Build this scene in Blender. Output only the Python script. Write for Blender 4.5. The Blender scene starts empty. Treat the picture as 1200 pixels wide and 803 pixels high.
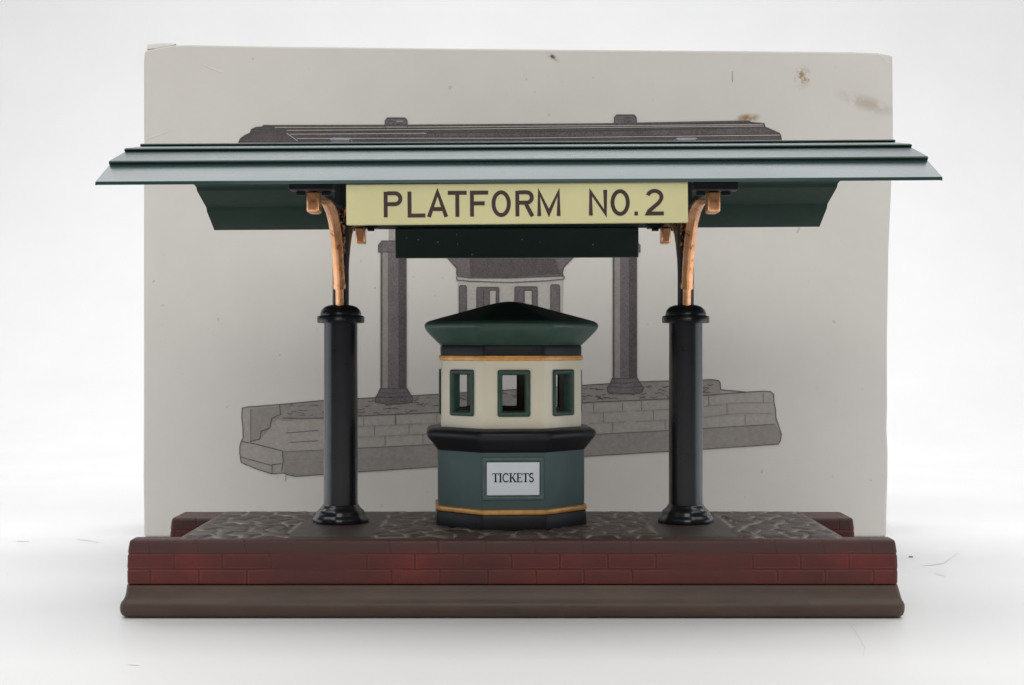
import bpy, bmesh, math, random
from mathutils import Vector, Matrix, noise as mnoise

random.seed(7)
S = 0.0002            # one drawing unit = 0.2 mm: the ornament is about 20 cm wide
F = 1740.0            # focal length in photo pixels
CAM_D, CAM_H = 2088.0, 357.0
scene = bpy.context.scene
COL = scene.collection

def srgb(r, g, b):
    f = lambda c: (c / 255 / 12.92) if c / 255 <= 0.04045 else ((c / 255 + 0.055) / 1.055) ** 2.4
    return (f(r), f(g), f(b), 1.0)

# ------------------------------------------------------------------ materials
class NT:
    def __init__(self, name):
        self.m = bpy.data.materials.new(name)
        self.m.use_nodes = True
        self.t = self.m.node_tree
        self.b = self.t.nodes['Principled BSDF']
        self.tc = None
    def n(self, kind, **kw):
        x = self.t.nodes.new(kind)
        for k, v in kw.items():
            if k in x.inputs: x.inputs[k].default_value = v
            else: setattr(x, k, v)
        return x
    def l(self, a, b): self.t.links.new(a, b)
    def coord(self, scale=(1, 1, 1), loc=(0, 0, 0)):
        if not self.tc: self.tc = self.n('ShaderNodeTexCoord')
        mp = self.n('ShaderNodeMapping')
        mp.inputs['Scale'].default_value = tuple(s / S for s in scale)
        mp.inputs['Location'].default_value = loc
        self.l(self.tc.outputs['Object'], mp.inputs['Vector'])
        return mp.outputs['Vector']
    def noise(self, vec, scale, detail=4, rough=.55):
        x = self.n('ShaderNodeTexNoise'); x.inputs['Scale'].default_value = scale
        x.inputs['Detail'].default_value = detail; x.inputs['Roughness'].default_value = rough
        self.l(vec, x.inputs['Vector']); return x.outputs['Fac']
    def ramp(self, fac, stops):
        x = self.n('ShaderNodeValToRGB'); e = x.color_ramp.elements
        while len(e) < len(stops): e.new(.5)
        for i, (p, c) in enumerate(stops):
            e[i].position = p; e[i].color = c if len(c) == 4 else (*c, 1)
        self.l(fac, x.inputs['Fac']); return x.outputs['Color']
    def mix(self, fac, a, b, blend='MIX'):
        x = self.n('ShaderNodeMix', data_type='RGBA', blend_type=blend)
        for s, v in ((0, fac), (6, a), (7, b)):
            if hasattr(v, 'links') or isinstance(v, bpy.types.NodeSocket): self.l(v, x.inputs[s])
            else: x.inputs[s].default_value = v
        return x.outputs[2]
    def math(self, op, a, b=0.0, c=0.0, clamp=False):
        x = self.n('ShaderNodeMath', operation=op, use_clamp=clamp)
        for s, v in ((0, a), (1, b), (2, c)):
            if isinstance(v, bpy.types.NodeSocket): self.l(v, x.inputs[s])
            else: x.inputs[s].default_value = v
        return x.outputs[0]
    def bump(self, h, strength=.3, dist=1.0):
        x = self.n('ShaderNodeBump'); x.inputs['Strength'].default_value = strength
        x.inputs['Distance'].default_value = dist * S
        self.l(h, x.inputs['Height']); self.l(x.outputs['Normal'], self.b.inputs['Normal']); return x

def paint(name, col, rough=.45, spec=.5, metal=0.0, var=.12, vscale=.02, bump=.15, bscale=.15, coat=0.0):
    """hand-painted ceramic or metal: a base colour with slight brushed unevenness"""
    k = NT(name); v = k.coord()
    nz = k.noise(v, vscale, 5)
    lo = tuple(c * (1 - var) for c in col[:3]); hi = tuple(min(1, c * (1 + var)) for c in col[:3])
    k.l(k.ramp(nz, [(.3, lo), (.7, hi)]), k.b.inputs['Base Color'])
    r = k.math('MULTIPLY_ADD', k.noise(v, vscale * 3, 4), .16, rough - .08, True)
    k.l(r, k.b.inputs['Roughness'])
    k.b.inputs['Metallic'].default_value = metal
    k.b.inputs['Specular IOR Level'].default_value = spec
    k.b.inputs['Coat Weight'].default_value = coat
    k.b.inputs['Coat Roughness'].default_value = .12
    if bump: k.bump(k.noise(v, bscale, 3), bump, 1.0)
    return k.m

M = {}
M['black'] = paint('black_gloss', srgb(24, 25, 31), .30, .5, var=.2, coat=.25, bscale=.06, bump=.12)
M['black_satin'] = paint('black_satin', srgb(23, 24, 29), .45, .35, var=.2, bscale=.06, bump=.2)
M['booth_green'] = paint('booth_green', srgb(64, 84, 83), .5, .4, var=.12, bscale=.05)
M['eave_green'] = paint('eave_green', srgb(52, 77, 68), .42, .5, var=.2, vscale=.03, bscale=.05)
M['frame_green'] = paint('frame_green', srgb(50, 74, 64), .45, .4, var=.25, vscale=.08, bump=.3, bscale=.1)
M['booth_roof'] = paint('booth_roof', srgb(26, 40, 35), .5, .35, var=.2, bscale=.05)
M['cream'] = paint('cream_glaze', srgb(226, 218, 196), .32, .5, var=.04, bscale=.03, bump=.1)
M['gold_line'] = paint('gold_line', srgb(206, 152, 84), .38, .5, metal=.35, var=.2, vscale=.08)
M['inside'] = paint('bare_ceramic', srgb(150, 146, 136), .7, .3)
M['sign_cream'] = paint('sign_cream', srgb(206, 200, 152), .42, .4, var=.05, vscale=.012, bump=.06)
M['letter'] = paint('letter_brown', srgb(58, 40, 38), .5, .4, var=.15)
M['label_white'] = paint('label_white', srgb(214, 220, 226), .55, .3, var=.03, bump=.05)
M['ink_black'] = paint('ink_black', srgb(22, 22, 26), .6, .3, bump=0)
M['dust'] = paint('dust_white', srgb(190, 190, 180), .8, .2, bump=0)
M['board_green'] = paint('board_green', srgb(22, 42, 37), .42, .5, var=.15, bump=.06)

# enamelled sheet roof
k = NT('roof_enamel'); v = k.coord()
k.l(k.ramp(k.noise(v, .01, 5), [(.3, srgb(40, 62, 60)), (.7, srgb(47, 70, 68))]), k.b.inputs['Base Color'])
k.l(k.math('MULTIPLY_ADD', k.noise(k.coord((.3, 1, 1)), .03, 4), .08, .24), k.b.inputs['Roughness'])
k.b.inputs['Specular IOR Level'].default_value = .29; k.b.inputs['Specular Tint'].default_value = (.86, .95, 1, 1)
k.b.inputs['Coat Weight'].default_value = .08; k.b.inputs['Coat Roughness'].default_value = .2
k.bump(k.noise(v, .012, 3), .25, 1.2)
M['roof'] = k.m

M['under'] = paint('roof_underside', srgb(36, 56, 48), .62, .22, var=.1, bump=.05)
# rubbed gold: raw gold worn through to dark brown
k = NT('rubbed_gold'); v = k.coord()
f = k.math('MULTIPLY', k.noise(v, .09, 6, .65), 1.0)
k.l(k.ramp(f, [(.30, srgb(110, 62, 36)), (.40, srgb(230, 162, 112)), (.75, srgb(248, 192, 142))]), k.b.inputs['Base Color'])
k.b.inputs['Metallic'].default_value = .62
k.b.inputs['Roughness'].default_value = .26
k.bump(k.noise(v, .12, 4), .5, 1.5)
M['gold'] = k.m
k = NT('tarnished_gold'); v = k.coord()
k.l(k.ramp(k.noise(v, .11, 5, .6), [(.44, srgb(52, 34, 26)), (.6, srgb(196, 128, 78))]), k.b.inputs['Base Color'])
k.b.inputs['Metallic'].default_value = .5; k.b.inputs['Roughness'].default_value = .38
k.bump(k.noise(v, .15, 3), .5, 1.5)
M['tarnish'] = k.m

# painted brick courses with plain piers in front of the columns
k = NT('painted_brick'); v = k.coord()
sp = k.n('ShaderNodeSeparateXYZ'); k.l(v, sp.inputs[0])
wob = k.math('MULTIPLY_ADD', k.noise(v, .03, 2), 3.0, -1.5)
cb = k.n('ShaderNodeCombineXYZ')
k.l(k.math('ADD', k.math('ADD', sp.outputs['X'], sp.outputs['Y']), k.math('ADD', wob, 160 + 6260)), cb.inputs['X'])
k.l(k.math('ADD', k.math('SUBTRACT', sp.outputs['Z'], 42.0), k.math('MULTIPLY', wob, .4)), cb.inputs['Y'])
br = k.n('ShaderNodeTexBrick'); br.offset = .5
k.l(cb.outputs[0], br.inputs['Vector'])
for a, b in (('Scale', 1.0), ('Mortar Size', 1.5), ('Mortar Smooth', .7), ('Brick Width', 62.6), ('Row Height', 20.3), ('Bias', 0.0)):
    br.inputs[a].default_value = b
br.inputs['Color1'].default_value = (1, 1, 1, 1); br.inputs['Color2'].default_value = (.45, .45, .45, 1); br.inputs['Mortar'].default_value = (0, 0, 0, 1)
br2 = k.n('ShaderNodeTexBrick'); br2.offset = .5
k.l(cb.outputs[0], br2.inputs['Vector'])
for a, b in (('Scale', 1.0), ('Mortar Size', 3.4), ('Mortar Smooth', .35), ('Brick Width', 62.6), ('Row Height', 20.3)):
    br2.inputs[a].default_value = b
big = k.noise(v, .011, 4, .6); fine = k.noise(v, .06, 5, .6)
axn = k.math('ABSOLUTE', k.math('SUBTRACT', k.math('ABSOLUTE', k.math('SUBTRACT', sp.outputs['X'], 0)), 255.0))
pier = k.math('SMOOTH_MIN', 1.0, k.math('MULTIPLY_ADD', k.math('ADD', axn, k.math('MULTIPLY_ADD', fine, 40.0, -20.0)), .035, -1.4, True), .05)   # 0 on a pier, 1 on bricks
topc = k.math('MULTIPLY_ADD', k.math('ADD', sp.outputs['Z'], k.math('MULTIPLY_ADD', fine, 14.0, -7.0)), .11, -8.7, True)                    # 1 on the capping course
patch = k.math('MULTIPLY_ADD', k.noise(k.coord((1, 1, 1), (3.3, 1.7, .4)), .013, 3), 4.0, -1.35, True)
joint = k.math('MULTIPLY', k.math('MULTIPLY', br.outputs['Fac'], pier), k.math('MULTIPLY_ADD', patch, .8, .2))
rim = k.math('MULTIPLY', k.math('MULTIPLY', k.math('SUBTRACT', br2.outputs['Fac'], br.outputs['Fac'], 0, True), pier), patch)
red = k.ramp(big, [(.36, srgb(64, 36, 33)), (.54, srgb(82, 38, 35)), (.72, srgb(118, 40, 34))])
red = k.mix(k.math('MULTIPLY', fine, .5), red, srgb(88, 38, 36))
red = k.mix(k.math('MULTIPLY', br.outputs['Color'], .25), red, srgb(112, 42, 38))
c = k.mix(k.math('MULTIPLY', rim, .32), red, srgb(146, 62, 52))
c = k.mix(k.math('MULTIPLY', joint, .7), c, srgb(60, 33, 32))
c = k.mix(k.math('MULTIPLY', k.math('SUBTRACT', 1.0, pier), .6), c, srgb(82, 42, 40))
c = k.mix(k.math('MULTIPLY', topc, .78), c, srgb(72, 52, 49))
k.l(c, k.b.inputs['Base Color'])
k.l(k.math('MULTIPLY_ADD', fine, .25, .42), k.b.inputs['Roughness'])
k.b.inputs['Specular IOR Level'].default_value = .4
h = k.math('SUBTRACT', k.math('MULTIPLY', fine, .5), k.math('MULTIPLY', joint, .8))
h = k.math('ADD', h, k.math('MULTIPLY', k.noise(v, .018, 3), 1.2))
k.bump(h, .6, 2.2)
M['brick'] = k.m

k = NT('plinth_paint'); v = k.coord()
nz = k.noise(k.coord((.35, 1, 1)), .035, 5, .6)
c = k.ramp(nz, [(.3, srgb(73, 58, 50)), (.55, srgb(82, 66, 57)), (.75, srgb(90, 74, 63))])
c = k.mix(k.math('MULTIPLY', k.math('GREATER_THAN', k.noise(k.coord((.5, 1, 2)), .03, 5, .7), .64), .35), c, srgb(112, 58, 48))
k.l(c, k.b.inputs['Base Color']); k.b.inputs['Roughness'].default_value = .5
k.b.inputs['Specular IOR Level'].default_value = .4
k.bump(k.noise(v, .02, 4), .5, 2.5)
M['plinth'] = k.m

# cobbles: the height map is real geometry, dry-brushed paint is stored per vertex
k = NT('cobble_paint'); v = k.coord()
at = k.n('ShaderNodeAttribute'); at.attribute_name = 'drybrush'
at2 = k.n('ShaderNodeAttribute'); at2.attribute_name = 'stone'
base = k.ramp(at2.outputs['Fac'], [(0, srgb(64, 57, 53)), (.5, srgb(78, 69, 64)), (1, srgb(90, 80, 74))])
base = k.mix(k.math('MULTIPLY', k.noise(v, .05, 5), .5), base, srgb(78, 62, 58))
dbr = k.math('MULTIPLY', at.outputs['Fac'], k.math('MULTIPLY_ADD', k.noise(v, .028, 4, .6), 5.0, -1.6, True))
k.l(k.mix(dbr, base, srgb(174, 165, 157)), k.b.inputs['Base Color'])
k.b.inputs['Roughness'].default_value = .45
k.b.inputs['Specular IOR Level'].default_value = .35
k.bump(k.noise(v, .07, 6, .65), .7, 2.0)
M['cobble'] = k.m

# carton board: warm grey, faint mottling, three stains and specks
k = NT('carton_board'); v = k.coord()
sp = k.n('ShaderNodeSeparateXYZ'); k.l(v, sp.inputs[0])
nz = k.noise(v, .004, 5, .55); sm = k.noise(v, .09, 6, .7); md = k.noise(v, .035, 6, .7)
c = k.ramp(nz, [(.3, srgb(206, 202, 196)), (.7, srgb(215, 211, 205))])
c = k.mix(k.math('MULTIPLY', sm, .12), c, srgb(188, 182, 174))
def PX(px): return (px - 600) * 1.566
def PZ(py): return CAM_H - (py - 402) * 1.566
def stain(c, px, py, rx, ry, ang, col, amt, thr=.45):
    dx = k.math('SUBTRACT', sp.outputs['X'], PX(px)); dz = k.math('SUBTRACT', sp.outputs['Z'], PZ(py))
    ca, sa = math.cos(ang), math.sin(ang)
    a = k.math('DIVIDE', k.math('ADD', k.math('MULTIPLY', dx, ca), k.math('MULTIPLY', dz, sa)), rx * 1.566)
    b = k.math('DIVIDE', k.math('SUBTRACT', k.math('MULTIPLY', dz, ca), k.math('MULTIPLY', dx, sa)), ry * 1.566)
    d = k.math('SQRT', k.math('ADD', k.math('MULTIPLY', a, a), k.math('MULTIPLY', b, b)))
    m = k.math('MULTIPLY', k.math('SUBTRACT', 1.25, d, 0, True), k.math('MULTIPLY_ADD', md, 7.0, -7.0 * thr, True))
    return k.mix(k.math('MULTIPLY', m, amt, 0, True), c, col)
c = stain(c, 648, 68, 9, 3, -.6, srgb(96, 78, 52), 1.6, .46)
c = stain(c, 940, 92, 9, 13, -.2, srgb(150, 126, 82), 1.5, .44)
c = stain(c, 1016, 122, 34, 9, -.3, srgb(178, 166, 148), .8, .38)
c = stain(c, 876, 139, 14, 5, .1, srgb(150, 120, 70), 1.2, .45)
spk = k.math('MULTIPLY_ADD', k.noise(v, .06, 2, .5), 30.0, -30 * .735, True)
c = k.mix(k.math('MULTIPLY', spk, .35), c, srgb(128, 110, 86))
k.l(c, k.b.inputs['Base Color']); k.b.inputs['Roughness'].default_value = .55
k.b.inputs['Specular IOR Level'].default_value = .35
k.bump(k.math('ADD', k.noise(v, .006, 3), k.math('MULTIPLY', sm, .06)), .35, 6)
M['carton'] = k.m
M['scuff'] = paint('board_scuff', srgb(226, 223, 216), .7, .2, bump=0)
M['board_edge'] = paint('board_edge', srgb(222, 219, 212), .7, .2, var=.05)

def ink(name, a, b, sc=.22):
    k = NT(name); v = k.coord()
    n1 = k.noise(v, sc, 3, .7); n2 = k.noise(v, .012, 4)
    f = k.math('ADD', k.math('MULTIPLY', n1, .7), k.math('MULTIPLY', n2, .3))
    k.l(k.ramp(f, [(.38, a), (.62, b)]), k.b.inputs['Base Color'])
    k.b.inputs['Roughness'].default_value = .55; k.b.inputs['Specular IOR Level'].default_value = .35
    return k.m
M['ink_line'] = ink('ink_line', srgb(70, 65, 65), srgb(104, 99, 98))
M['ink_dark'] = ink('ink_dark', srgb(70, 63, 64), srgb(98, 90, 91), .4)
M['ink_col'] = ink('ink_col', srgb(92, 84, 87), srgb(122, 114, 116), .4)
M['ink_mid'] = ink('ink_mid', srgb(154, 148, 143), srgb(166, 160, 154), .14)
M['ink_foot'] = ink('ink_foot', srgb(136, 130, 125), srgb(149, 143, 138), .14)
M['ink_pale'] = ink('ink_pale', srgb(172, 167, 161), srgb(188, 183, 177))

k = NT('white_paper'); v = k.coord()
k.l(k.ramp(k.noise(v, .003, 4), [(.3, (.80, .80, .805)), (.7, (.83, .83, .833))]), k.b.inputs['Base Color'])
k.b.inputs['Roughness'].default_value = .5; k.b.inputs['Specular IOR Level'].default_value = .3
k.bump(k.noise(v, .004, 3), .2, 6)
M['paper'] = k.m
M['speck'] = paint('speck_grey', srgb(120, 116, 112), .8, .2, bump=0)
M['scratch'] = paint('scratch_grey', srgb(214, 214, 215), .8, .2, bump=0)

# ------------------------------------------------------------------ mesh helpers
class MB:
    def __init__(self): self.v, self.f, self.mi = [], [], []
    def add(self, vs, fs, mi=0):
        o = len(self.v); self.v += [tuple(p) for p in vs]
        for f in fs: self.f.append([i + o for i in f]); self.mi.append(mi)
    def box(self, x0, x1, y0, y1, z0, z1, mi=0):
        vs = [(x, y, z) for z in (z0, z1) for y in (y0, y1) for x in (x0, x1)]
        self.add(vs, [(0, 2, 3, 1), (4, 5, 7, 6), (0, 1, 5, 4), (2, 6, 7, 3), (0, 4, 6, 2), (1, 3, 7, 5)], mi)
    def loft(self, rings, mi=0, cap0=True, cap1=True):
        n = len(rings[0]); vs = [p for r in rings for p in r]; fs = []
        for i in range(len(rings) - 1):
            for j in range(n):
                a, b = i * n + j, i * n + (j + 1) % n
                fs.append((a, b, b + n, a + n))
        if cap0: fs.append(tuple(reversed(range(n))))
        if cap1: fs.append(tuple(range((len(rings) - 1) * n, len(rings) * n)))
        self.add(vs, fs, mi)
    def lathe(self, prof, n=48, cx=0, cy=0, fn=None, mi=0, cap0=True, cap1=True):
        self.loft([[(cx + r * (fn(t, z) if fn else 1) * math.cos(t), cy + r * (fn(t, z) if fn else 1) * math.sin(t), z)
                    for t in [2 * math.pi * j / n for j in range(n)]] for r, z in prof], mi, cap0, cap1)
    def octa(self, prof, cx=0, cy=0, mi=0, cap0=True, cap1=True, round_=.06):
        """octagonal rings given by apothem, flat face to the front, corners softened"""
        def ring(a, z):
            R = a / math.cos(math.pi / 8); out = []
            for j in range(8):
                t = math.pi / 8 + j * math.pi / 4
                p = Vector((R * math.cos(t), R * math.sin(t)))
                for d in (-1, 1):
                    q = t + d * math.pi / 4
                    e = Vector((R * math.cos(q), R * math.sin(q)))
                    s = p.lerp(e, round_)
                    out.append((cx + s.x, cy + s.y, z))
                    if d == -1:
                        mid = p * (1 - round_ * .16); out.append((cx + mid.x, cy + mid.y, z))
            return out
        self.loft([ring(a, z) for a, z in prof], mi, cap0, cap1)
    def tube(self, pts, r, n=8, mi=0, closed=False):
        pts = [Vector(p) for p in pts]; rings = []
        m = len(pts)
        for i, p in enumerate(pts):
            a = pts[(i - 1) % m] if (closed or i > 0) else p
            b = pts[(i + 1) % m] if (closed or i < m - 1) else p
            t = (b - a).normalized()
            u = t.cross(Vector((1, 0, 0)))
            if u.length < .1: u = t.cross(Vector((0, 1, 0)))
            u.normalize(); w = t.cross(u)
            rings.append([tuple(p + u * r * math.cos(q) + w * r * math.sin(q)) for q in [2 * math.pi * j / n for j in range(n)]])
        if closed: rings.append(rings[0]); self.loft(rings, mi, False, False)
        else: self.loft(rings, mi)
    def strap(self, pts, w, mi=0, x=0):
        """flat bar along a curve in the Y-Z plane; pts = (y, z, thickness), w = width in x"""
        rings = []
        for i, (y, z, th) in enumerate(pts):
            a = pts[max(0, i - 1)]; b = pts[min(len(pts) - 1, i + 1)]
            t = Vector((b[0] - a[0], b[1] - a[1])).normalized(); nx, nz = -t.y, t.x
            h = th / 2; hw = w / 2; sec = [(-hw, -h), (hw, -h), (hw, -h * .1), (hw * .8, h * .35), (hw * .18, h), (-hw * .18, h), (-hw * .8, h * .35), (-hw, -h * .1)]
            rings.append([(x + sx, y + nx * s, z + nz * s) for sx, s in sec])
        self.loft(rings, mi)
    def poly(self, pts, mi=0): self.add(pts, [tuple(range(len(pts)))], mi)
    def ribbon(self, pts, w, to3, mi=0, closed=False, taper=False):
        """2D polyline of width w, mapped to 3D by to3(x, y)"""
        P = [Vector(p) for p in pts]; m = len(P); L, R = [], []
        for i in range(m):
            a = P[(i - 1) % m] if (closed or i > 0) else None
            b = P[(i + 1) % m] if (closed or i < m - 1) else None
            d1 = (P[i] - a).normalized() if a is not None else None
            d2 = (b - P[i]).normalized() if b is not None else None
            if d1 is None: d1 = d2
            if d2 is None: d2 = d1
            n1 = Vector((-d1.y, d1.x)); n2 = Vector((-d2.y, d2.x)); nn = (n1 + n2)
            nn = nn.normalized() if nn.length > 1e-6 else n1
            s = 1 / max(.45, nn.dot(n1)); ww = w
            if taper: ww = w * (.25 + .75 * math.sin(math.pi * (i + .35) / (m - .3)))
            L.append(P[i] + nn * s * ww / 2); R.append(P[i] - nn * s * ww / 2)
        vs = [to3(p.x, p.y) for p in L] + [to3(p.x, p.y) for p in R]; fs = []
        for i in range(m if closed else m - 1):
            j = (i + 1) % m; fs.append((m + i, m + j, j, i))
        self.add(vs, fs, mi)
    def build(self, name, mats, parent=None, loc=(0, 0, 0), smooth=35, bevel=0, segs=2, fix=True, rot=None):
        me = bpy.data.meshes.new(name)
        me.from_pydata([(x * S, y * S, z * S) for x, y, z in self.v], [], self.f)
        for m in (mats if isinstance(mats, (list, tuple)) else [mats]): me.materials.append(m)
        for p, i in zip(me.polygons, self.mi): p.material_index = i
        if fix:
            bm = bmesh.new(); bm.from_mesh(me); bmesh.ops.recalc_face_normals(bm, faces=bm.faces); bm.to_mesh(me); bm.free()
        me.shade_smooth()
        if smooth: me.set_sharp_from_angle(angle=math.radians(smooth))
        o = bpy.data.objects.new(name, me); COL.objects.link(o)
        if parent: o.parent = parent
        o.location = tuple(c * S for c in loc)
        if rot: o.rotation_euler = rot
        if bevel:
            b = o.modifiers.new('bevel', 'BEVEL'); b.width = bevel * S; b.segments = segs
            b.limit_method = 'ANGLE'; b.angle_limit = math.radians(40); b.harden_normals = False
        return o

def empty(name, loc, label, cat, group=None):
    o = bpy.data.objects.new(name, None); COL.objects.link(o)
    o.location = tuple(c * S for c in loc); o.empty_display_size = 50 * S
    o['label'] = label; o['category'] = cat
    if group: o['group'] = group
    return o

def rrect(x0, x1, y0, y1, r, z, n=5):
    out = []
    for cx, cy, a0 in ((x1 - r, y1 - r, 0), (x0 + r, y1 - r, 90), (x0 + r, y0 + r, 180), (x1 - r, y0 + r, 270)):
        for i in range(n + 1):
            t = math.radians(a0 + 90 * i / n); out.append((cx + r * math.cos(t), cy + r * math.sin(t), z))
    return out

# ================================================================== the ornament
root = empty('model_platform', (0, 0, 0),
             'miniature railway platform ornament with green canopy, ticket booth and brick base on white table', 'ornament')

# ---- base
BX0, BX1, BY0, BY1 = -501, 502, -160, 165
NX = 437
plan = [(BX0, BY0), (BX1, BY0), (BX1, -128), (NX, -128), (NX, 82), (BX1, 82), (BX1, BY1),
        (BX0, BY1), (BX0, 82), (-NX, 82), (-NX, -128), (BX0, -128)]
b = MB()
rings = []
for z, ins in ((41, 0), (46, -.6), (59, -.3), (62, .7), (65, .2), (79, .6), (82, 1.5), (85, 1), (101, 3)):
    rings.append([(x - math.copysign(ins, x) * (1 if abs(x) > 450 else 0), y - (ins if y > 100 else -ins if y < -150 else 0), z) for x, y in plan])
b.loft(rings)
base = b.build('platform_base', M['brick'], root, bevel=5.5, segs=4)

b = MB(); rings = []
for z, o in ((0, 1), (1.5, 3.4), (4, 5.2), (8, 6.4), (14, 6.9), (18, 6.6), (20.5, 5.8), (23, 4.3), (27, 3), (33, 1.8), (38, 1), (41.6, .4)):
    rings.append([(x + 1.6 * mnoise.noise((x * .02, y * .02, z * .05)), y + 1.2 * mnoise.noise((x * .02, y * .02, z * .05 + 7)), zz) for x, y, zz in rrect(BX0 - o, BX1 + o, BY0 - o * 1.9, BY1 + o * 1.5, 9, z)])
b.loft(rings)
b.build('plinth', M['plinth'], base, smooth=30)
b = MB()
for s in (-1, 1):
    b = MB()
    xs = sorted((s * (NX + .5), s * 470)); b.box(*xs, -127.5, 81.5, 41.7, 70)
    b.build('step', M['brick'], base, bevel=3)
    b = MB()
    xs = sorted((s * 470.5, s * 498)); b.box(*xs, -127.5, 81.5, 41.7, 56)
    b.build('step', M['brick'], base, bevel=3)

# ---- cobbled paving: real relief
def paving():
    x0, x1, y0, y1 = -NX + 1, NX - 1, -153, 160
    st = 3.0; nx = int((x1 - x0) / st); ny = int((y1 - y0) / st)
    rnd = random.Random(11); seeds = []; cell = 36.0
    gx = int((x1 - x0) / cell) + 3; gy = int((y1 - y0) / cell) + 3
    grid = {}
    for i in range(-1, gx):
        for j in range(-1, gy):
            grid[i, j] = (x0 + (i + .5 + rnd.uniform(-.42, .42) + (j % 2) * .5) * cell, y0 + (j + .5 + rnd.uniform(-.4, .4)) * cell, rnd.random())
    piers = [(-301, -178), (188, 305)]
    vs, dr, stn = [], [], []
    for j in range(ny + 1):
        for i in range(nx + 1):
            x = x0 + (x1 - x0) * i / nx; y = y0 + (y1 - y0) * j / ny
            wx = x + 7 * mnoise.noise((x * .03, y * .03, 1)); wy = y + 7 * mnoise.noise((x * .03, y * .03, 5))
            ci, cj = int((wx - x0) // cell), int((wy - y0) // cell)
            ds = []
            for a in range(ci - 2, ci + 3):
                for c in range(cj - 2, cj + 3):
                    if (a, c) in grid:
                        g = grid[a, c]; ds.append((math.hypot(wx - g[0], wy - g[1]), g[2]))
            ds.sort(); e = ds[1][0] - ds[0][0]; sid = ds[0][1]
            hgt = min(1, e / 9.0); hgt = hgt * hgt * (3 - 2 * hgt)
            tilt = 1.6 * mnoise.noise((x * .05, y * .05, 9))
            z = 101.2 + hgt * 2.8 + .9 * tilt * hgt + sid * 1.2
            db = max(0, 1 - e / 5.6)
            sl = None
            for p0, p1 in piers:                                     # smooth slabs in front of and round the columns
                if p0 + 8 * math.sin(y * .03) < x < p1 + 8 * math.sin(y * .025 + 1): sl = min(x - p0, p1 - x)
            if sl is not None:
                q = min(1, max(0, sl / 6.0)); z = 102.0 + 1.4 * q + .5 * mnoise.noise((x * .02, y * .02, 3)); db = .75 * max(0, 1 - abs(sl - 2) / 5); sid = .12
            em = min(x - x0, x1 - x, y - y0, y1 - y)
            if em < 10: z = 100.6 + (z - 100.6) * max(0, em / 10); db *= max(.0, em / 10)
            if y1 - y < 40: z = min(z, 101.6 + (z - 101.6) * (y1 - y) / 40)
            vs.append((x, y, z)); dr.append(db); stn.append(sid)
    fs = []
    w = nx + 1
    for j in range(ny):
        for i in range(nx): a = j * w + i; fs.append((a, a + 1, a + 1 + w, a + w))
    p = MB(); p.add(vs, fs)
    o = p.build('cobbled_paving', M['cobble'], base, smooth=0, fix=False)
    for nm, arr in (('drybrush', dr), ('stone', stn)):
        a = o.data.attributes.new(nm, 'FLOAT', 'POINT'); a.data.foreach_set('value', arr)
paving()

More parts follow.
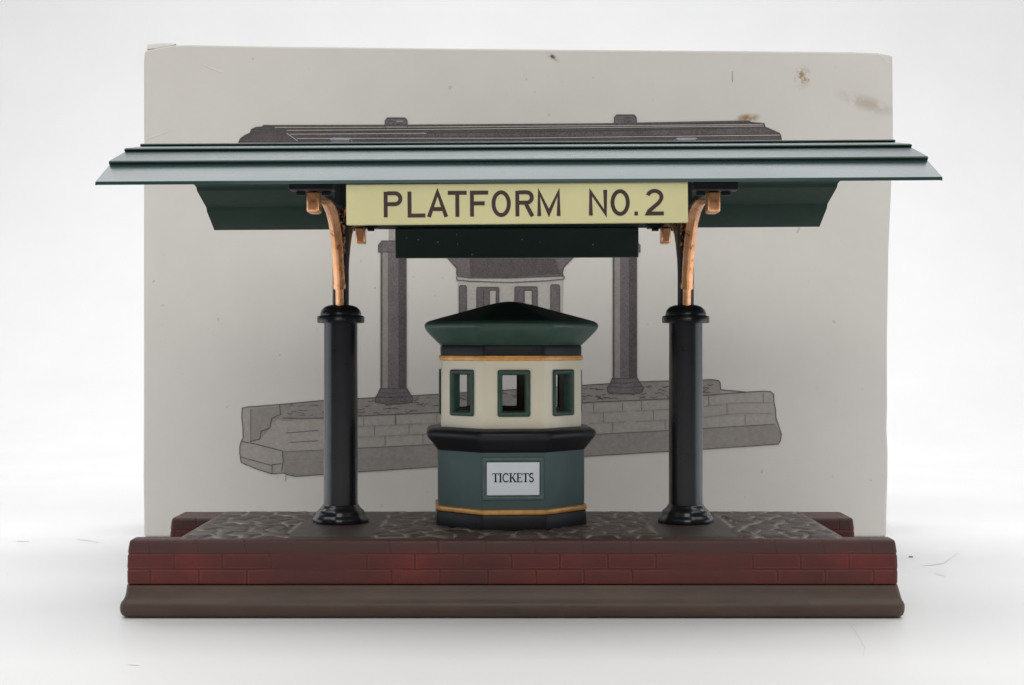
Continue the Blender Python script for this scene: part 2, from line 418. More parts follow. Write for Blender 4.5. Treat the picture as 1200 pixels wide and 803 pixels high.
# ---- columns (built at their own foot, copied once)
def make_column():
    b = MB(); b.lathe([(24.3, 124), (24, 130), (23.8, 250), (23.6, 386)], 64)
    col = b.build('column', M['black'], root)
    def lobe(t, z): return 1 + (.022 * math.cos(8 * t) if z < 121 else .01 * math.cos(8 * t))
    b = MB(); b.lathe([(36.5, 101.5), (38.4, 103.5), (38.8, 107), (37.6, 110.5), (35.2, 113), (33.8, 115), (33.2, 117), (32.4, 119.5), (30, 122), (27.6, 124), (25.8, 126.6), (24.8, 128.6), (23.6, 129)], 64, fn=lobe)
    b.build('foot', M['black'], col, smooth=50)
    b = MB(); b.lathe([(23, 384), (32, 384.4), (33.4, 385.6), (33.4, 393), (32.4, 394.6), (28.8, 395.2), (28.6, 399), (27, 403), (23, 407), (17, 409.6), (8, 410.6)], 64)
    b.build('capital', M['black'], col, smooth=40)
    b = MB(); b.lathe([(11.5, 408), (11.5, 548), (10, 600), (9, 634)], 8)
    b.build('upper_post', M['black_satin'], col)
    b = MB(); b.box(-15.5, 15.5, -14, 14, 633, 644.6)
    b.build('roof_cap', M['tab'], col, bevel=3, segs=4)
    for s in (-1, 1):
        Y = lambda v: s * v
        # gold curved strap: a narrow lower length, a collar, then the sweep out to the eave
        b = MB()
        b.strap([(Y(14), 405, 9), (Y(16), 420, 9), (Y(19), 438, 9)], 11.5)
        b.strap([(Y(20.5), 437, 12), (Y(28), 459, 11), (Y(40), 482, 10), (Y(56), 502, 9.5), (Y(78), 519, 9), (Y(106), 530.5, 8.5), (Y(140), 537, 8), (Y(175), 538.5, 6)], 15.5)
        b.strap([(Y(18), 432, 13), (Y(20), 438.5, 15)], 17)
        b.build('bracket', M['gold'], col, smooth=30)
        b = MB()
        b.box(-7.5, 7.5, *sorted((Y(266), Y(297))), 515, 540.5)
        b.build('bracket_end', M['gold'], col, bevel=3)
        b = MB()
        b.box(-6.5, 6.5, *sorted((Y(9), Y(303))), 541, 549)
        b.build('bracket_arm', M['black_satin'], col, bevel=1)
        b = MB()
        b.box(-27, 27, *sorted((Y(286), Y(312))), 540.8, 550.5)
        b.box(-21, -10, *sorted((Y(284), Y(290))), 536, 540.9)
        b.box(10, 21, *sorted((Y(284), Y(290))), 536, 540.9)
        b.build('cross_bar', M['black_satin'], col, bevel=1)
        # pierced scrollwork between strap, post and arm
        b = MB()
        def ring(cy, cz, r, tr=2.2, a0=0, a1=360):
            n = 14; pts = [(0, Y(cy + r * math.cos(math.radians(a0 + (a1 - a0) * i / n))), cz + r * math.sin(math.radians(a0 + (a1 - a0) * i / n))) for i in range(n + (0 if a1 - a0 == 360 else 1))]
            b.tube(pts, tr, 8, closed=(a1 - a0 == 360))
        for cy, cz, r in ((20, 468, 6), (25, 486, 8), (22, 503, 7), (32, 518, 9), (19, 528, 7), (52, 528, 7), (71, 532, 5.5), (87, 535, 4)): ring(cy, cz, r)
        ring(40, 508, 14, 2, 60, 260); ring(60, 520, 12, 2, 40, 220)
        b.tube([(0, Y(13), 440), (0, Y(15), 470), (0, Y(14), 540)], 2.6)
        b.tube([(0, Y(12), 539), (0, Y(60), 540), (0, Y(150), 540)], 2.2)
        for cy, cz in ((13, 455), (27, 496), (34, 505), (14, 515), (42, 532), (62, 538), (26, 536)):
            b.lathe([(.8, cz - 3), (3, cz - 1.5), (3, cz + 1.5), (.8, cz + 3)], 8, 0, Y(cy))
        for q in (-1, 1):                                            # the same scrolls stand in low relief on both faces
            for cy, cz, r in ((22, 476, 3.4), (28, 494, 4), (20, 516, 4), (36, 525, 4), (25, 534, 3), (50, 535, 3)):
                b.lathe([(.6, cz - r), (r * .8, cz - r * .5), (r * .8, cz + r * .5), (.6, cz + r)], 8, q * 3.2, Y(cy))
        lr = random.Random(4)
        for q in (-1, 1):                                            # leaf curls bunched against the post
            for cz in (486, 495, 503, 512, 519, 527, 535, 541):
                cy = lr.uniform(12, 20); r = lr.uniform(2, 3.4); x0 = q * lr.uniform(3.5, 8); tl = lr.uniform(-2.5, 2.5); L = lr.uniform(5, 8)
                b.loft([[(x0 + tl * f + rr_ * math.cos(t_), Y(cy + 2.5 * math.sin(3 * f)) + s * rr_ * math.sin(t_), cz + L * f) for t_ in [2 * math.pi * j / 7 for j in range(7)]]
                        for f, rr_ in ((-1, .5), (-.55, r * .7), (0, r), (.5, r * .75), (1, .4))])
        b.build('scrollwork', M['tarnish'], col, smooth=60)
        # dark web behind the scrolls, thinner than they are
        b = MB()
        w = [(10, 446), (17, 446), (24, 464), (38, 487), (54, 505), (76, 522), (106, 533), (150, 539.5), (150, 541.5), (10, 541.5)]
        b.loft([[(x, Y(y), z) for y, z in w] for x in (-1.4, 1.4)])
        b.build('bracket_web', M['web'], col, smooth=0)
    return col
k = NT('web_bronze'); v = k.coord()
k.l(k.ramp(k.noise(v, .1, 4), [(.4, srgb(34, 26, 24)), (.7, srgb(74, 48, 36))]), k.b.inputs['Base Color'])
k.b.inputs['Metallic'].default_value = .3; k.b.inputs['Roughness'].default_value = .45
M['web'] = k.m
M['tab'] = paint('bare_metal_tab', srgb(120, 118, 124), .4, .5, metal=.6)
col = make_column(); col.location = (-242 * S, 10 * S, 0)
col['label'] = 'glossy black column at the left end of the sign'
c2 = col.copy(); COL.objects.link(c2); c2.parent = root; c2.location = (245.5 * S, 10 * S, 0)
c2['label'] = 'glossy black column at the right end of the sign'
for ch in list(col.children):
    d = ch.copy(); COL.objects.link(d); d.parent = c2

# ---- canopy roof: stepped sheet, built round its own eave centre
def roof():
    half = [(-350, 544.6), (-349.6, 548.6), (-347.5, 549.6), (-288, 575.6),
            (-288.2, 576.6), (-290.2, 577), (-290.8, 578.6), (-289.8, 580.2), (-287.5, 581), (-215.5, 601),
            (-215.8, 601.8), (-217.6, 602.1), (-218.2, 603.4), (-217.2, 604.7), (-215, 605.4), (-135.5, 618),
            (-135.8, 618.6), (-137.6, 618.9), (-138.2, 620), (-137.2, 621.2), (-135, 621.8), (-60, 631), (0, 634)]
    und = [(-346, 545), (-289, 569.6), (-283, 576.2), (-214, 595.4), (-209, 600.6), (-134, 612), (-129, 617), (-60, 627), (0, 630)]
    top = half + [(-y, z) for y, z in reversed(half[:-1])]
    bot = und + [(-y, z) for y, z in reversed(und[:-1])]
    prof = top + list(reversed(bot))
    b = MB(); n = len(prof)
    xs = [-496, -494.5, -250, 0, 250, 494.5, 496]
    rings = []
    for x in xs:
        e = abs(x) == 496
        rings.append([(x, y * (.9985 if e else 1) + .8 * mnoise.noise((x * .01, 0, 0)), z - 548 - (.4 if e else 0) + .7 * mnoise.noise((x * .006, 4, 0))) for y, z in prof])
    b.loft(rings)
    o = b.build('canopy_roof', [M['roof'], M['under']], root, (8, 0, 547.6), smooth=28)
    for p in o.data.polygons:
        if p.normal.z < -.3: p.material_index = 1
    o.rotation_euler = (0, -.0056, 0)
    return o
roof_o = roof()

# ---- platform sign and its twin at the rear eave
SW, SH = 401, 48
b = MB(); b.box(-SW / 2, SW / 2, -4, 4, -SH / 2, SH / 2)
sign = b.build('platform_sign', M['sign_cream'], root, (6, -343, 520.3), bevel=1.2)
sign.rotation_euler = (0, -.0075, 0)
sign['label'] = 'cream sign board reading PLATFORM NO. 2'

def arc(cx, cy, rx, ry, a0, a1, n=16):
    return [(cx + rx * math.cos(math.radians(a0 + (a1 - a0) * i / n)), cy + ry * math.sin(math.radians(a0 + (a1 - a0) * i / n))) for i in range(n + 1)]
w_ = .125; hs = w_ / 2
def glyph(ch):     # strokes in a box of height 1, each (points, closed)
    if ch == 'P': return [([(hs, 0), (hs, 1)], 0), ([(w_, 1 - hs), (.40, 1 - hs)] + arc(.42, .725, .22, .2125, 90, -90, 12) + [(w_, .5125)], 0)]
    if ch == 'L': return [([(hs, 1), (hs, hs), (.68, hs)], 0)]
    if ch == 'A': return [([(.03, 0), (.37, .97), (.71, 0)], 0), ([(.18, .31), (.56, .31)], 0)]
    if ch == 'T': return [([(0, 1 - hs), (.74, 1 - hs)], 0), ([(.37, 1 - w_), (.37, 0)], 0)]
    if ch == 'F': return [([(.70, 1 - hs), (hs, 1 - hs), (hs, 0)], 0), ([(w_, .52), (.56, .52)], 0)]
    if ch == 'O': return [(arc(.36, .5, .30, .445, 0, 360, 32)[:-1], 1)]
    if ch == 'R': return [([(hs, 0), (hs, 1)], 0), ([(w_, 1 - hs), (.42, 1 - hs)] + arc(.43, .735, .2, .2025, 90, -90, 12) + [(w_, .5325)], 0), ([(.40, .48), (.65, 0)], 0)]
    if ch == 'M': return [([(hs, 0), (hs, .94), (.44, .12), (.82, .94), (.82, 0)], 0)]
    if ch == 'N': return [([(hs, 0), (hs, .92), (.63, .08), (.63, 1)], 0)]
    if ch == '.': return [([(.0, .065), (.14, .065)], 0)]
    if ch == '2': return [(arc(.34, .71, .27, .235, 165, -30, 16) + [(.50, .48), (.12, .16), (.07, hs)] + [(.70, hs)], 0)]
b = MB()
for ch, px in zip('PLATFORMNO.2', (450, 478, 501.6, 524.8, 551.2, 576.5, 604.4, 630, 690.5, 716, 743.4, 757)):
    x0 = (px - 606) * 1.0; hh = 30.0; zz = -SH / 2 + 8.6 if ch not in 'NO.2' or px < 650 else -SH / 2 + 8.9
    for si, (pts, cl) in enumerate(glyph(ch)):
        b.ribbon(pts, .155, lambda x, y: (x0 + x * hh, -4.25 - si * .12, zz + y * hh), closed=bool(cl))
lt = b.build('lettering', M['letter'], sign, smooth=0, fix=False)

b = MB(); b.box(-199, 199, -4, 4, -24.5, 24.5)
rnd = random.Random(3)
for _ in range(9):
    x, z, r = rnd.uniform(-185, 185), rnd.uniform(-20, 14), rnd.uniform(.5, 1.1)
    b.poly([(x + r * math.cos(t), -4.15, z + r * math.sin(t)) for t in (0, 1.2, 2.4, 3.7, 5)], 1)
rs = b.build('platform_sign', [M['board_green'], M['dust']], root, (8, 343, 520), bevel=1.5)
rs.rotation_euler = (0, -.004, 0)
rs['label'] = 'plain dark green back of the sign board at the rear eave'

# ---- ticket booth
BCX, BCY = -3, 15
OC = lambda prof, name, mat, par, **kw: None
def booth():
    b = MB(); b.octa([(101.5, 130), (102, 140), (102, 205), (101.5, 212)])
    wall = b.build('ticket_booth', M['booth_green'], root, (BCX, BCY, 0), smooth=20)
    wall['label'] = 'octagonal green and cream ticket booth with a pointed roof'
    b = MB(); b.octa([(101, 99), (104, 101), (105, 108), (104.6, 120), (103.4, 124), (101, 125)])
    b.build('booth_plinth', M['black_satin'], wall, smooth=20)
    def band(z0, z1, a):
        b = MB(); h = (z1 - z0)
        b.octa([(a - 3, z0), (a - .4, z0 + h * .12), (a, z0 + h * .4), (a, z0 + h * .6), (a - .4, z0 + h * .88), (a - 3, z1)])
        b.build('gold_band', M['gold_line'], wall, smooth=40)
    band(124.4, 131.6, 105.4); band(332, 339.6, 100.4)
    b = MB(); b.octa([(99, 207), (103, 209), (106, 213), (111, 220), (115.5, 225), (117.6, 229), (117.6, 233), (115.5, 236.4), (111, 238.4), (98, 240.5)])
    b.build('cornice', M['black_satin'], wall, smooth=40)
    b = MB(); b.octa([(96, 338), (98, 340), (98.4, 350), (97, 354), (94, 356)])
    b.build('frieze', M['black_satin'], wall, smooth=40)
    # pointed roof: dark cap above a flared green eave
    b = MB()
    b.octa([(94, 352.5), (98, 353.5), (103, 358), (111, 366), (117.5, 373), (120.3, 377.5)], cap1=False, mi=1)
    b.octa([(120.3, 377.5), (120.8, 381), (119.3, 384), (115, 386.5)], cap0=False, cap1=False, mi=1)
    b.octa([(115, 386.5), (98, 391.5), (76, 397.5), (52, 404.2), (32, 409.8), (18, 413), (8, 414.6), (1, 415)], cap0=False, mi=0)
    b.build('booth_roof', [M['booth_roof'], M['eave_green']], wall, smooth=40)
    # upper wall with eight window openings
    b = MB(); A, I = 97.4, 88.0; z0, z1 = 239, 333; ww, w0, w1 = 16.0, 262.5, 314.0
    tn = math.tan(math.pi / 8)
    for j in range(8):
        t = -math.pi / 2 + j * math.pi / 4
        nx, ny = math.cos(t), math.sin(t); ux, uy = -ny, nx
        P = lambda u, d, z: (nx * d + ux * u, ny * d + uy * u, z)
        o = [P(-A * tn, A, z0), P(A * tn, A, z0), P(A * tn, A, z1), P(-A * tn, A, z1)]
        q = [P(-ww, A, w0), P(ww, A, w0), P(ww, A, w1), P(-ww, A, w1)]
        oi = [P(-I * tn, I, z0), P(I * tn, I, z0), P(I * tn, I, z1), P(-I * tn, I, z1)]
        qi = [P(-ww, I, w0), P(ww, I, w0), P(ww, I, w1), P(-ww, I, w1)]
        vs = o + q + oi + qi; fs = []; 
        for a in range(4):
            c = (a + 1) % 4
            fs.append((a, c, 4 + c, 4 + a)); b.add(vs, [(4 + a, 4 + c, 12 + c, 12 + a)], 0); b.add(vs, [(8 + a, 12 + a, 12 + c, 8 + c)], 1)
        b.add(vs, fs, 0)
    o = b.build('upper_wall', [M['cream'], M['inside']], wall, smooth=0, fix=False)
    bm = bmesh.new(); bm.from_mesh(o.data); bmesh.ops.remove_doubles(bm, verts=bm.verts, dist=.02 * S)
    bmesh.ops.recalc_face_normals(bm, faces=bm.faces); bm.to_mesh(o.data); bm.free()
    bv = o.modifiers.new('bevel', 'BEVEL'); bv.width = 2.5 * S; bv.segments = 3; bv.limit_method = 'ANGLE'; bv.angle_limit = math.radians(35)
    o.data.shade_smooth(); o.data.set_sharp_from_angle(angle=math.radians(50))
    # window frames: soft raised surround with a deep reveal; one built, the rest copied
    b = MB()
    def rr(hw, hz, r, y, zc): return [(x, y, z + zc) for x, z, _ in rrect(-hw, hw, -hz, hz, r, 0, 4)]
    zc = (w0 + w1) / 2
    secs = [(21.8, 31.2, 2.5, .3), (22.4, 31.6, 3, 1.2), (22, 31.3, 3, 2.4), (20.2, 29.6, 2.5, 3.1), (17.4, 26.8, 2, 2.8), (15.6, 25, 1.6, 1.2), (15, 24.4, 1.4, -10.5), (15.8, 24.8, 1.4, -11)]
    b.loft([rr(hw, hz, r, -(A + d), zc) for hw, hz, r, d in secs], cap0=False, cap1=False)
    f0 = b.build('window_frame', M['frame_green'], wall, smooth=60)
    for j in range(1, 8):
        f = f0.copy(); COL.objects.link(f); f.parent = wall; f.rotation_euler = (0, 0, j * math.pi / 4)
    # ticket notice on the front panel
    b = MB()
    lo = lambda px: (px - 603.8) * 1.151
    hw, hz, zc = 35.6, 22.2, 357 - (561.5 - 402) * 1.151
    fr = [(41.5, 28.5, 101.8), (41.2, 28.2, 104), (39.6, 26.6, 104.6), (37.2, 24.2, 104), (36.4, 23.4, 102.6)]
    cx = -1.4
    b.loft([[(x + cx, -d, z + zc) for x, z, _ in rrect(-a, a, -h, h, 2.5, 0, 3)] for a, h, d in fr], cap0=False, cap1=False)
    b.build('notice_frame', M['frame_green2'], wall, smooth=60)
    b = MB(); b.box(cx - hw, cx + hw, -103.2, -101.9, zc - hz, zc + hz)
    n = b.build('ticket_notice', M['label_white'], wall, bevel=.5)
    n['label'] = 'small white notice reading TICKETS'
    # serif capitals
    T, t = .19, .085
    def serif(x, y, w=.36): return ([(x - w / 2, y), (x + w / 2, y)], t)
    G = {
        'T': (.8, [([(.4, .03), (.4, .93)], T), ([(.02, .955), (.78, .955)], t), ([(.045, .93), (.045, .76)], .07), ([(.755, .93), (.755, .76)], .07), serif(.4, .035)]),
        'I': (.42, [([(.2, .05), (.2, .95)], T), serif(.2, .035), serif(.2, .965)]),
        'C': (.82, [(arc(.44, .5, .36, .455, 52, 308, 20), .14), ([(.69, .97), (.69, .7)], .07), ([(.69, .28), (.69, .06)], .05)]),
        'K': (.88, [([(.2, .05), (.2, .95)], T), serif(.2, .035), serif(.2, .965), ([(.3, .42), (.7, .93)], .09), ([(.4, .56), (.76, .05)], .18), serif(.74, .035, .3), serif(.7, .965, .28)]),
        'E': (.74, [([(.2, .05), (.2, .95)], T), ([(.04, .965), (.66, .965)], t), ([(.04, .035), (.68, .035)], t), ([(.29, .51), (.52, .51)], .075), ([(.52, .62), (.52, .4)], .06), ([(.64, .93), (.64, .76)], .07), ([(.67, .24), (.67, .07)], .07)]),
        'S': (.62, [(arc(.3, .735, .2, .225, 40, 235, 14) + arc(.3, .27, .22, .23, 60, -150, 14), .15), ([(.5, .97), (.5, .72)], .06), ([(.07, .3), (.07, .03)], .06)]),
    }
    b = MB(); hh = 12.2; x = cx - 28.2; zb = zc - 4.6
    sc = 56.4 / (hh * sum(G[c][0] for c in 'TICKETS'))
    for ch in 'TICKETS':
        wd, strokes = G[ch]
        for si, (pts, w) in enumerate(strokes):
            b.ribbon(pts, w, lambda u, v, x=x, si=si: (x + u * hh * sc, -103.5 - .06 * si, zb + v * hh))
        x += wd * hh * sc
    b.build('lettering', M['ink_black'], wall, smooth=0, fix=False)
    wall.rotation_euler = (0, 0, .058)
M['frame_green2'] = paint('notice_frame_green', srgb(76, 97, 94), .5, .4, var=.2, vscale=.06)
booth()

# ================================================================== printed carton behind
CK = 1.566; CY = 637.0; CD = 260.0
carton = empty('cardboard_box', (0, CY + CD / 2, 0),
               'large stained grey cardboard box with a printed picture of the platform, standing behind the ornament', 'box')
def interp(tab, q):
    for (a, fa), (b_, fb) in zip(tab, tab[1:]):
        if a <= q <= b_: return fa + (fb - fa) * (q - a) / (b_ - a)
    return tab[0][1] if q < tab[0][0] else tab[-1][1]
LX = [(50, 171), (58, 169.4), (75, 168.2), (180, 168.4), (330, 168), (480, 168), (560, 167.6), (600, 168.3), (629, 168.5)]
RX = [(60, 1044.5), (66, 1046.4), (160, 1047), (230, 1044.5), (291, 1041.8), (400, 1040), (481, 1040.3), (500, 1039.5), (530, 1040.8), (560, 1040.6), (600, 1039.4), (629, 1039)]
TY = [(168, 60), (176, 57.5), (186, 55.5), (204, 52.5), (330, 54.5), (500, 56.5), (650, 58), (850, 59.5), (1000, 61), (1030, 62), (1040, 63.4), (1047, 66)]
OX, OY = 0, -(CD / 2)
b = MB(); nx, ny = 56, 40
def cpt(i, j):
    u, v = i / nx, j / ny
    px = 168 + u * 878; top = interp(TY, px); py = 629.9 + (top - 629.9) * v
    l, r = interp(LX, py), interp(RX, py)
    return ((l + (r - l) * u - 600) * CK, max(0, CAM_H - (py - 402) * CK))
fr = [[cpt(i, j) for i in range(nx + 1)] for j in range(ny + 1)]
# front face grid
w = nx + 1
b.add([(x, OY, z) for row in fr for x, z in row], [(j * w + i, j * w + i + 1, (j + 1) * w + i + 1, (j + 1) * w + i) for j in range(ny) for i in range(nx)])
# rim loop -> depth
loop = [fr[0][i] for i in range(nx)] + [fr[j][nx] for j in range(ny)] + [fr[ny][i] for i in range(nx, 0, -1)] + [fr[j][0] for j in range(ny, 0, -1)]
n = len(loop)
vs = [(x, OY, z) for x, z in loop] + [(x * .997, OY + CD, z) for x, z in loop]
b.add(vs, [(i, (i + 1) % n, n + (i + 1) % n, n + i) for i in range(n)] + [tuple(range(n, 2 * n))])
ob = b.build('box_body', M['carton'], carton, smooth=0, fix=False)
bm = bmesh.new(); bm.from_mesh(ob.data); bmesh.ops.remove_doubles(bm, verts=bm.verts, dist=.02 * S); bmesh.ops.recalc_face_normals(bm, faces=bm.faces); bm.to_mesh(ob.data); bm.free()
bv = ob.modifiers.new('bevel', 'BEVEL'); bv.width = 4 * S; bv.segments = 3; bv.limit_method = 'ANGLE'; bv.angle_limit = math.radians(60)
ob.data.shade_smooth(); ob.data.set_sharp_from_angle(angle=math.radians(50))
# lifted top flap at one corner
q = lambda px, py: (PX(px), PZ(py))
b = MB(); pl = [q(171.5, 58.5), (q(172.5, 52.5)), q(188, 50.6), q(206, 51.5), q(204, 53.5), q(186, 56.5)]
b.loft([[(x, OY + y, z) for x, z in pl] for y in (1, 9)])
b.build('flap', M['board_edge'], carton, bevel=1)

# printed picture: flat inks on the face, each layer a hair in front of the one below
b = MB()
MI = dict(line=0, dark=1, col=2, mid=3, foot=4, pale=5)
lay = lambda d: (lambda px, py: (PX(px), OY - d, PZ(py)))
def area(pts, kind, d): b.poly([lay(d)(*p) for p in reversed(pts)], MI[kind])
seg_n = [0]
def line(pts, w=1.0, d=1.2, kind='line', closed=False):
    seg_n[0] += 1
    dd = d + .004 * (seg_n[0] % 60)
    b.ribbon([(x, -y) for x, y in pts], w, lambda x, y: lay(dd)(x, -y), MI[kind], closed=closed)
# printed base
outer = [(283.8, 478.8), (290, 477.5), (327.5, 474.5), (377.5, 470), (515, 462.5), (620, 456), (700, 451), (750, 448), (834.5, 445.5), (842, 446.5), (843.9, 449), (844.5, 457.3),
         (874.8, 460), (895, 459), (903, 459.5), (906.7, 462.4), (907, 472), (909, 480.8), (909.3, 490), (911.8, 497.6), (915.8, 509.4), (914.5, 517), (911.8, 521.2), (826, 527), (700, 534.6), (515, 547.5),
         (418.8, 553.8), (346, 559), (337, 557), (332.5, 555), (318.8, 556), (300, 550), (282.5, 542.5), (281, 532), (281, 524), (282.5, 518), (285, 514), (284.5, 500), (283.3, 490)]
area(outer, 'mid', .4)
area([(331, 531), (377, 528), (514, 521), (700, 509.4), (784, 505), (908.4, 497.6), (915.4, 509.4), (914, 517), (911.4, 520.8), (826, 526.6), (700, 534.2), (515, 547), (418.8, 553.4), (346, 558.6), (333, 554.8)], 'foot', .7)
area([(327.5, 474.9), (377.5, 470.4), (515, 462.9), (620, 456.4), (700, 451.4), (750, 448.4), (834.5, 445.9), (842, 447), (843.5, 449), (844.3, 462.4), (784, 468), (700, 471.4), (515, 483.8), (420, 488), (372, 491), (331, 494), (322, 490)], 'foot', .75)
area([(294, 480), (326, 477), (329, 488), (318, 497), (313, 506), (304, 516), (294, 517)], 'foot', .72)
line(outer, .9, closed=True)
line([(332, 490.5), (377, 490.5), (420, 488), (515, 483.8), (700, 471.6), (784, 468), (844.5, 462.4), (874, 460.2)], .8)
line([(331, 530), (377, 528), (514, 521), (700, 509.4), (784, 505), (908.4, 497.6)], .5)
line([(327.5, 475), (329, 486), (318.5, 491), (316.5, 502), (306, 506), (304.5, 515), (293, 518)], .9)
line([(284, 518), (300, 521), (331, 529), (332, 541), (330, 553)], .8); line([(318.8, 556), (319, 545), (330, 544)], .8); line([(282, 536), (300, 541), (318, 546)], .7)
line([(294, 480), (294, 517)], .6)
r2 = random.Random(5)
def top_y(x): return interp([(327, 475), (377, 470.4), (515, 463), (620, 456.5), (700, 451.5), (750, 448.5), (842, 446)], x)
def frt_y(x): return interp([(327, 491), (420, 488), (515, 483.8), (700, 471.5), (784, 468), (842, 462.6)], x)
def ft_y(x): return interp([(331, 530), (377, 528), (514, 521), (700, 509.4), (784, 505), (908, 497.6)], x)
for _ in range(150):                                                # cobble scribbles
    x = r2.uniform(335, 832); y0, y1 = top_y(x), frt_y(x); y = y0 + (y1 - y0) * r2.uniform(.12, .9)
    L = r2.uniform(4, 11); a = r2.uniform(-.5, .3)
    line([(x, y), (x + L * .5, y - 1.4 * math.sin(a * 3) + r2.uniform(-1, 1)), (x + L, y + L * math.sin(a) * .4)], r2.uniform(.5, .9), 1.0)
for x0, x1 in ((420, 470), (455, 520), (560, 640), (690, 735), (745, 800), (820, 905)):    # loose brick courses
    for fr_ in (.33, .66):
        p = [(x, frt_y(x) + (ft_y(x) - frt_y(x)) * fr_) if x < 842 else (x, 460 + 38 * fr_) for x in (x0, (x0 + x1) / 2, x1)]
        line(p, .6, 1.0, 'foot')
    for i in range(4):
        x = x0 + (x1 - x0) * (i + .5) / 4; fr_ = (.03, .34, .67)[i % 3]
        ya = (frt_y(x) if x < 842 else 460); hh = (ft_y(x) - ya)
        line([(x, ya + hh * fr_), (x, ya + hh * (fr_ + .29))], .6, 1.0, 'col')
line([(335, 542), (420, 537.5)], .6, 1.0, 'mid'); line([(335, 508), (373, 505)], .6, 1.0, 'dark'); line([(340, 519), (373, 517)], .6, 1.0, 'dark')
# printed columns
for xa, xb, yt, yb, cx in ((446.5, 476, 284, 461, 461), (718.5, 746, 284, 449, 732.5)):
    area([(xa, yt), (xb, yt), (xb, yb), (xa, yb)], 'col', .9)
    area([(xa + 2, yt), (xa + 8, yt), (xa + 8, yb), (xa + 2, yb)], 'foot', 1.0)
    area([(xb - 9, yt), (xb - 1, yt), (xb - 1, yb), (xb - 9, yb)], 'dark', 1.0)
    area([(xa - 1, yb - 5), (xb + 1, yb - 5), (xb + 5, yb + 2), (xb + 8, yb + 6), (xb + 6.5, yb + 11), (cx + 8, yb + 13), (cx - 8, yb + 13), (xa - 6, yb + 11), (xa - 7, yb + 6), (xa - 4, yb + 2)], 'col', 1.06)
    line([(xa - 1, yb - 5), (xb + 1, yb - 5), (xb + 5, yb + 2), (xb + 8, yb + 6), (xb + 6.5, yb + 11), (cx + 8, yb + 13), (cx - 8, yb + 13), (xa - 6, yb + 11), (xa - 7, yb + 6), (xa - 4, yb + 2)], 1.1, closed=True)
    line([(xa - 5, yb + 4), (cx, yb + 6), (xb + 6, yb + 4)], .9); line([(xa - 2, yb - 1), (cx, yb + 1), (xb + 3, yb - 1)], .8)
    line([(xa, yt), (xa, yb - 5)], 1.1); line([(xb, yt), (xb, yb - 5)], 1.1)
    area([(xa - 3, 288), (xa + 1, 283), (xb - 1, 283), (xb + 4, 288), (xb + 4, 296), (xa - 3, 296)], 'col', 1.07)
    line([(xa - 3, 288), (xa + 1, 283), (xb - 1, 283), (xb + 4, 288), (xb + 4, 296), (xa - 3, 296)], 1.1, closed=True)
    area([(cx - 5.5, 262), (cx + 2.5, 262), (cx + 2.5, 283), (cx - 5.5, 283)], 'mid', .9)
# printed booth
bo = lambda zx, zy: (500 + zx / 6.0, 290 + zy / 6.0)
fl = [bo(60, -10), bo(150, 80), bo(212, 150), bo(210, 190), bo(225, 208), bo(300, 218), bo(560, 220), bo(960, 205), bo(955, 180), bo(965, 140), bo(1025, 80), bo(1120, -10)]
area(fl, 'col', .8); area([bo(300, 80), bo(900, 80), bo(940, 190), bo(560, 215), bo(310, 210)], 'dark', .95)
area([bo(212, 208), bo(300, 218), bo(560, 220), bo(965, 205), bo(960, 228), bo(590, 250), bo(215, 232)], 'pale', .85)
area([bo(218, 232), bo(590, 250), bo(962, 228), bo(955, 640), bo(225, 640)], 'pale', .5)
line(fl[:], 1.1); line([bo(210, 205), bo(212, 232), bo(300, 242), bo(590, 250), bo(850, 238), bo(965, 226), bo(968, 205)], 1.0)
for x0, x1, ya, yb in ((230, 280, 272, 560), (352, 508, 284, 560), (620, 778, 280, 560), (872, 935, 266, 560)):
    area([bo(x0, yb), bo(x0, ya + 8), bo(x0 + 8, ya), bo(x1 - 8, ya), bo(x1, ya + 8), bo(x1, yb)], 'col', .98)
    line([bo(x0, yb), bo(x0, ya + 8), bo(x0 + 8, ya), bo(x1 - 8, ya), bo(x1, ya + 8), bo(x1, yb)], 1.1)
area([bo(442, 305), bo(490, 305), bo(490, 560), bo(442, 560)], 'pale', 1.1); line([bo(442, 560), bo(442, 305), bo(488, 305), bo(488, 560)], 1.0, 1.25)
area([bo(690, 305), bo(740, 305), bo(740, 560), bo(690, 560)], 'pale', 1.1); line([bo(684, 560), bo(684, 305), bo(742, 305), bo(742, 560)], 1.2, 1.25)
line([bo(400, 560), bo(400, 300)], .9, 1.25); line([bo(642, 560), bo(642, 305)], .9, 1.25)
# printed roof
rf = [(279.5, 168), (282, 163), (287, 159.5), (293.5, 156.5), (294.5, 152.5), (300, 150), (307, 149.5), (309, 147.6), (320, 147.8), (460, 147.4), (700, 145.8), (877.7, 142.4), (880, 144), (895.5, 145.6), (896.2, 149.4), (913.5, 157), (915, 160.5), (916, 168)]
area(rf, 'dark', .5); line(rf, 1.2)
area([(336, 158.3), (700, 155.5), (896, 150.2), (911, 157), (700, 160.5), (345, 161)], 'line', .8)
for p in ([(322, 150), (480, 149.6), (700, 148), (894, 146.6)], [(336, 153.5), (500, 152.4), (700, 150.2), (895, 148.4)], [(340, 158), (500, 156.8)], [(348, 163), (600, 162.6), (914, 159)]): line(p, .8, 1.1, 'pale')
for p in ([(322, 148.6), (700, 146.8), (878, 143.6)], [(330, 151.6), (700, 149.2), (895, 147.6)], [(338, 156), (600, 154.4), (896, 149.6)]): line(p, 1.0, 1.15, 'line')
line([(336, 157), (343, 161.5), (349, 166)], .9, 1.1, 'pale')
line([(294, 155.5), (318, 154), (336, 157)], 1.0, 1.15); line([(300, 151), (320, 152), (334, 153)], .9, 1.15)
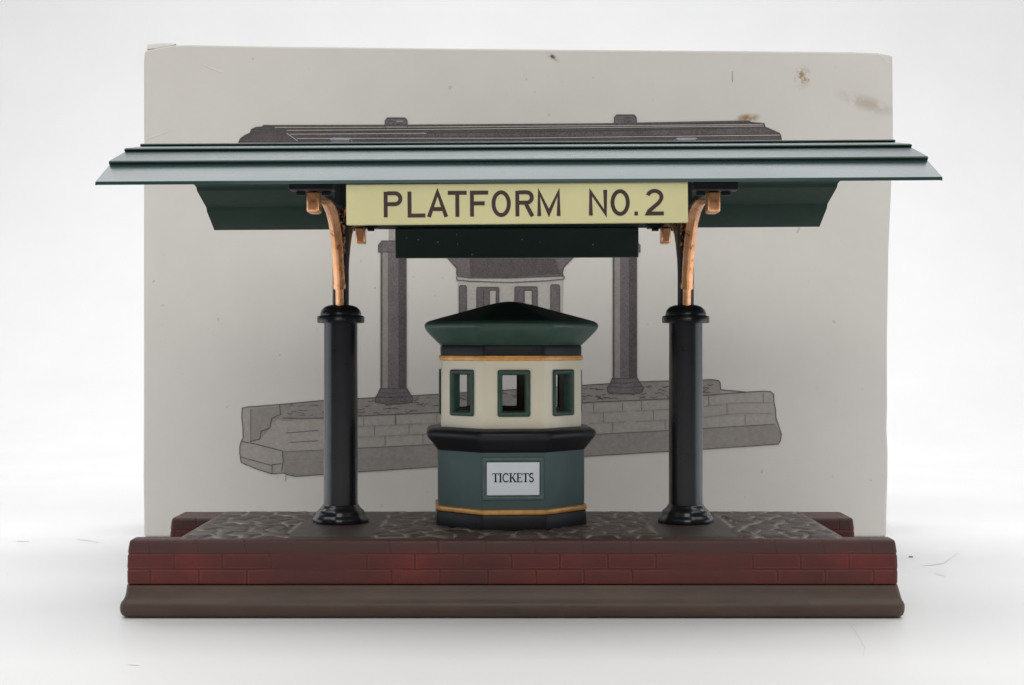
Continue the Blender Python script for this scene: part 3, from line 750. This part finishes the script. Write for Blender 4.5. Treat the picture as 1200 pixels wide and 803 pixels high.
for x0, y0 in ((451.5, 139), (720, 135.5)):
    cap = [(x0, y0 + 11.5), (x0, y0 + 3), (x0 + 2.5, y0), (x0 + 23, y0), (x0 + 25.5, y0 + 3), (x0 + 26, y0 + 11.5)]
    area(cap, 'col', 1.0); line(cap, 1.3); 
    line(arc(x0 + 6.5 if x0 < 600 else x0 + 14, y0 + 6, 3, 3, 0, 360, 12)[:-1], .9, 1.3, closed=True)
    line([(x0 + 13, y0 + 4), (x0 + 21, y0 + 3.6)], .9, 1.3, 'pale' if x0 < 600 else 'line'); line([(x0 + 13, y0 + 7), (x0 + 21, y0 + 6.8)], .9, 1.3, 'line')
line([(335, 557), (335, 565)], .8, 1.2, 'foot')
MI['scuff'] = 6
line([(239, 76), (246, 80), (252, 81.5), (258, 84), (262, 84.5)], 1.4, .5, 'scuff'); line([(171, 163), (186, 158), (203, 152)], 1.0, .5, 'scuff')
line([(1030, 64), (1036, 68), (1041, 73), (1044, 74)], 1.2, .5, 'scuff'); line([(858, 84), (858.5, 90), (858, 97)], .7, .5, 'foot')
b.build('printed_picture', [M['ink_' + n_] for n_ in ('line', 'dark', 'col', 'mid', 'foot', 'pale')] + [M['scuff']], carton, smooth=0, fix=False)

# ================================================================== table and backdrop: one white paper sweep
b = MB(); prof = [(-4200, 0), (-2500, 0), (-1200, 0), (0, 0), (1500, 0), (2400, 0)]
R = 1800
for i in range(1, 19):
    t = math.pi / 2 * i / 18; prof.append((2400 + R * math.sin(t), R - R * math.cos(t)))
prof += [(4200, 3000), (4200, 5200)]
xs = [-7000, -3500, -1200, 0, 1200, 3500, 7000]
vs = [(x, y, z) for y, z in prof for x in xs]; w = len(xs)
b.add(vs, [(j * w + i, j * w + i + 1, (j + 1) * w + i + 1, (j + 1) * w + i) for j in range(len(prof) - 1) for i in range(w - 1)])
sw = b.build('table_backdrop', M['paper'], smooth=60, fix=False); sw['kind'] = 'structure'

# specks, fibres and scratches on the white surface
def fl(px, py, d=.5):
    kk = CAM_H / (py - 402.0); return ((px - 600) * kk, kk * F - CAM_D, d)
b = MB(); rnd = random.Random(21)
marks = [([(1068, 653), (1067, 653.4)], 1.6, 0)]
b.ribbon([(1065, 653.2), (1070, 653.6)], 1.6, lambda x, y: fl(x, y), 0)
b.ribbon([(1081, 664), (1092, 663), (1106, 661), (1114, 655), (1124, 648.5)], .6, lambda x, y: fl(x, y, .55), 1, taper=True)
b.ribbon([(1096, 673), (1107, 676)], .45, lambda x, y: fl(x, y, .5), 1)
b.ribbon([(995, 731), (1003, 742), (1009, 752), (1013, 760), (1012, 770)], .7, lambda x, y: fl(x, y, .55), 1, taper=True)
b.ribbon([(90, 633), (101, 634), (116, 637)], .6, lambda x, y: fl(x, y, .55), 1, taper=True)
b.ribbon([(19, 635), (34, 635.5)], .5, lambda x, y: fl(x, y, .5), 1)
b.ribbon([(150, 780), (163, 780.6)], .5, lambda x, y: fl(x, y, .5), 1)
for _ in range(46):
    px, py = rnd.uniform(5, 1195), rnd.uniform(600, 800)
    if 130 < px < 1075 and py < 735: continue
    r = rnd.uniform(.3, .8); c = fl(px, py)
    b.poly([(c[0] + r * 1.1 * math.cos(t), c[1] + 2 * r * math.sin(t), .5) for t in (0, 1.1, 2.2, 3.3, 4.4, 5.4)], 0 if rnd.random() < .12 else 1)
sp_ = b.build('surface_specks', [M['speck'], M['scratch']], smooth=0, fix=False); sp_['kind'] = 'stuff'
sp_['label'] = 'fine specks and scratches on the white table'

# ================================================================== light: soft boxes round a white tent
def area_light(name, loc, target, sx, sy, power, col=(1, 1, 1)):
    l = bpy.data.lights.new(name, 'AREA'); l.shape = 'RECTANGLE'; l.size = sx * S; l.size_y = sy * S
    l.energy = power; l.color = col
    o = bpy.data.objects.new(name, l); COL.objects.link(o); o.location = tuple(c * S for c in loc)
    d = Vector(target) - Vector(loc); o.rotation_euler = d.to_track_quat('-Z', 'Y').to_euler()
    return o
LIGHTS = [
    ('rear_softbox', (0, 2900, 3600), (0, 2800, 0), 8000, 2700, 7.5, (.985, .99, 1)),
    ('top_softbox', (0, -900, 3600), (0, -900, 0), 6000, 2000, 4.3, (1, .99, .975)),
    ('front_softbox', (0, -2600, 2000), (0, 400, 450), 2400, 1700, 1.35, (1, .975, .94)),
    ('front_softbox', (0, -1900, 2600), (0, 400, 450), 2400, 1700, .3, (1, .975, .94)),
    ('side_softbox', (-1500, 20, 330), (0, 20, 330), 1250, 640, .13, (.86, .92, 1)),
    ('side_softbox', (1500, 20, 330), (0, 20, 330), 1250, 640, .13, (.86, .92, 1)),
]
for a_ in LIGHTS: area_light(*a_)
W = bpy.data.worlds.new('World'); scene.world = W; W.use_nodes = True
bg = W.node_tree.nodes['Background']; bg.inputs[0].default_value = (.94, .97, 1, 1); bg.inputs[1].default_value = .015

cam = bpy.data.cameras.new('camera'); cam.sensor_width = 36; cam.lens = 36 * F / 1200
cam.clip_start = .01; cam.clip_end = 50
co = bpy.data.objects.new('camera', cam); COL.objects.link(co)
co.location = (0, -CAM_D * S, CAM_H * S); co.rotation_euler = (math.radians(90), 0, 0)
scene.camera = co
vs_ = scene.view_settings
vs_.view_transform = 'Standard'; vs_.look = 'None'; vs_.exposure = 0; vs_.gamma = 1
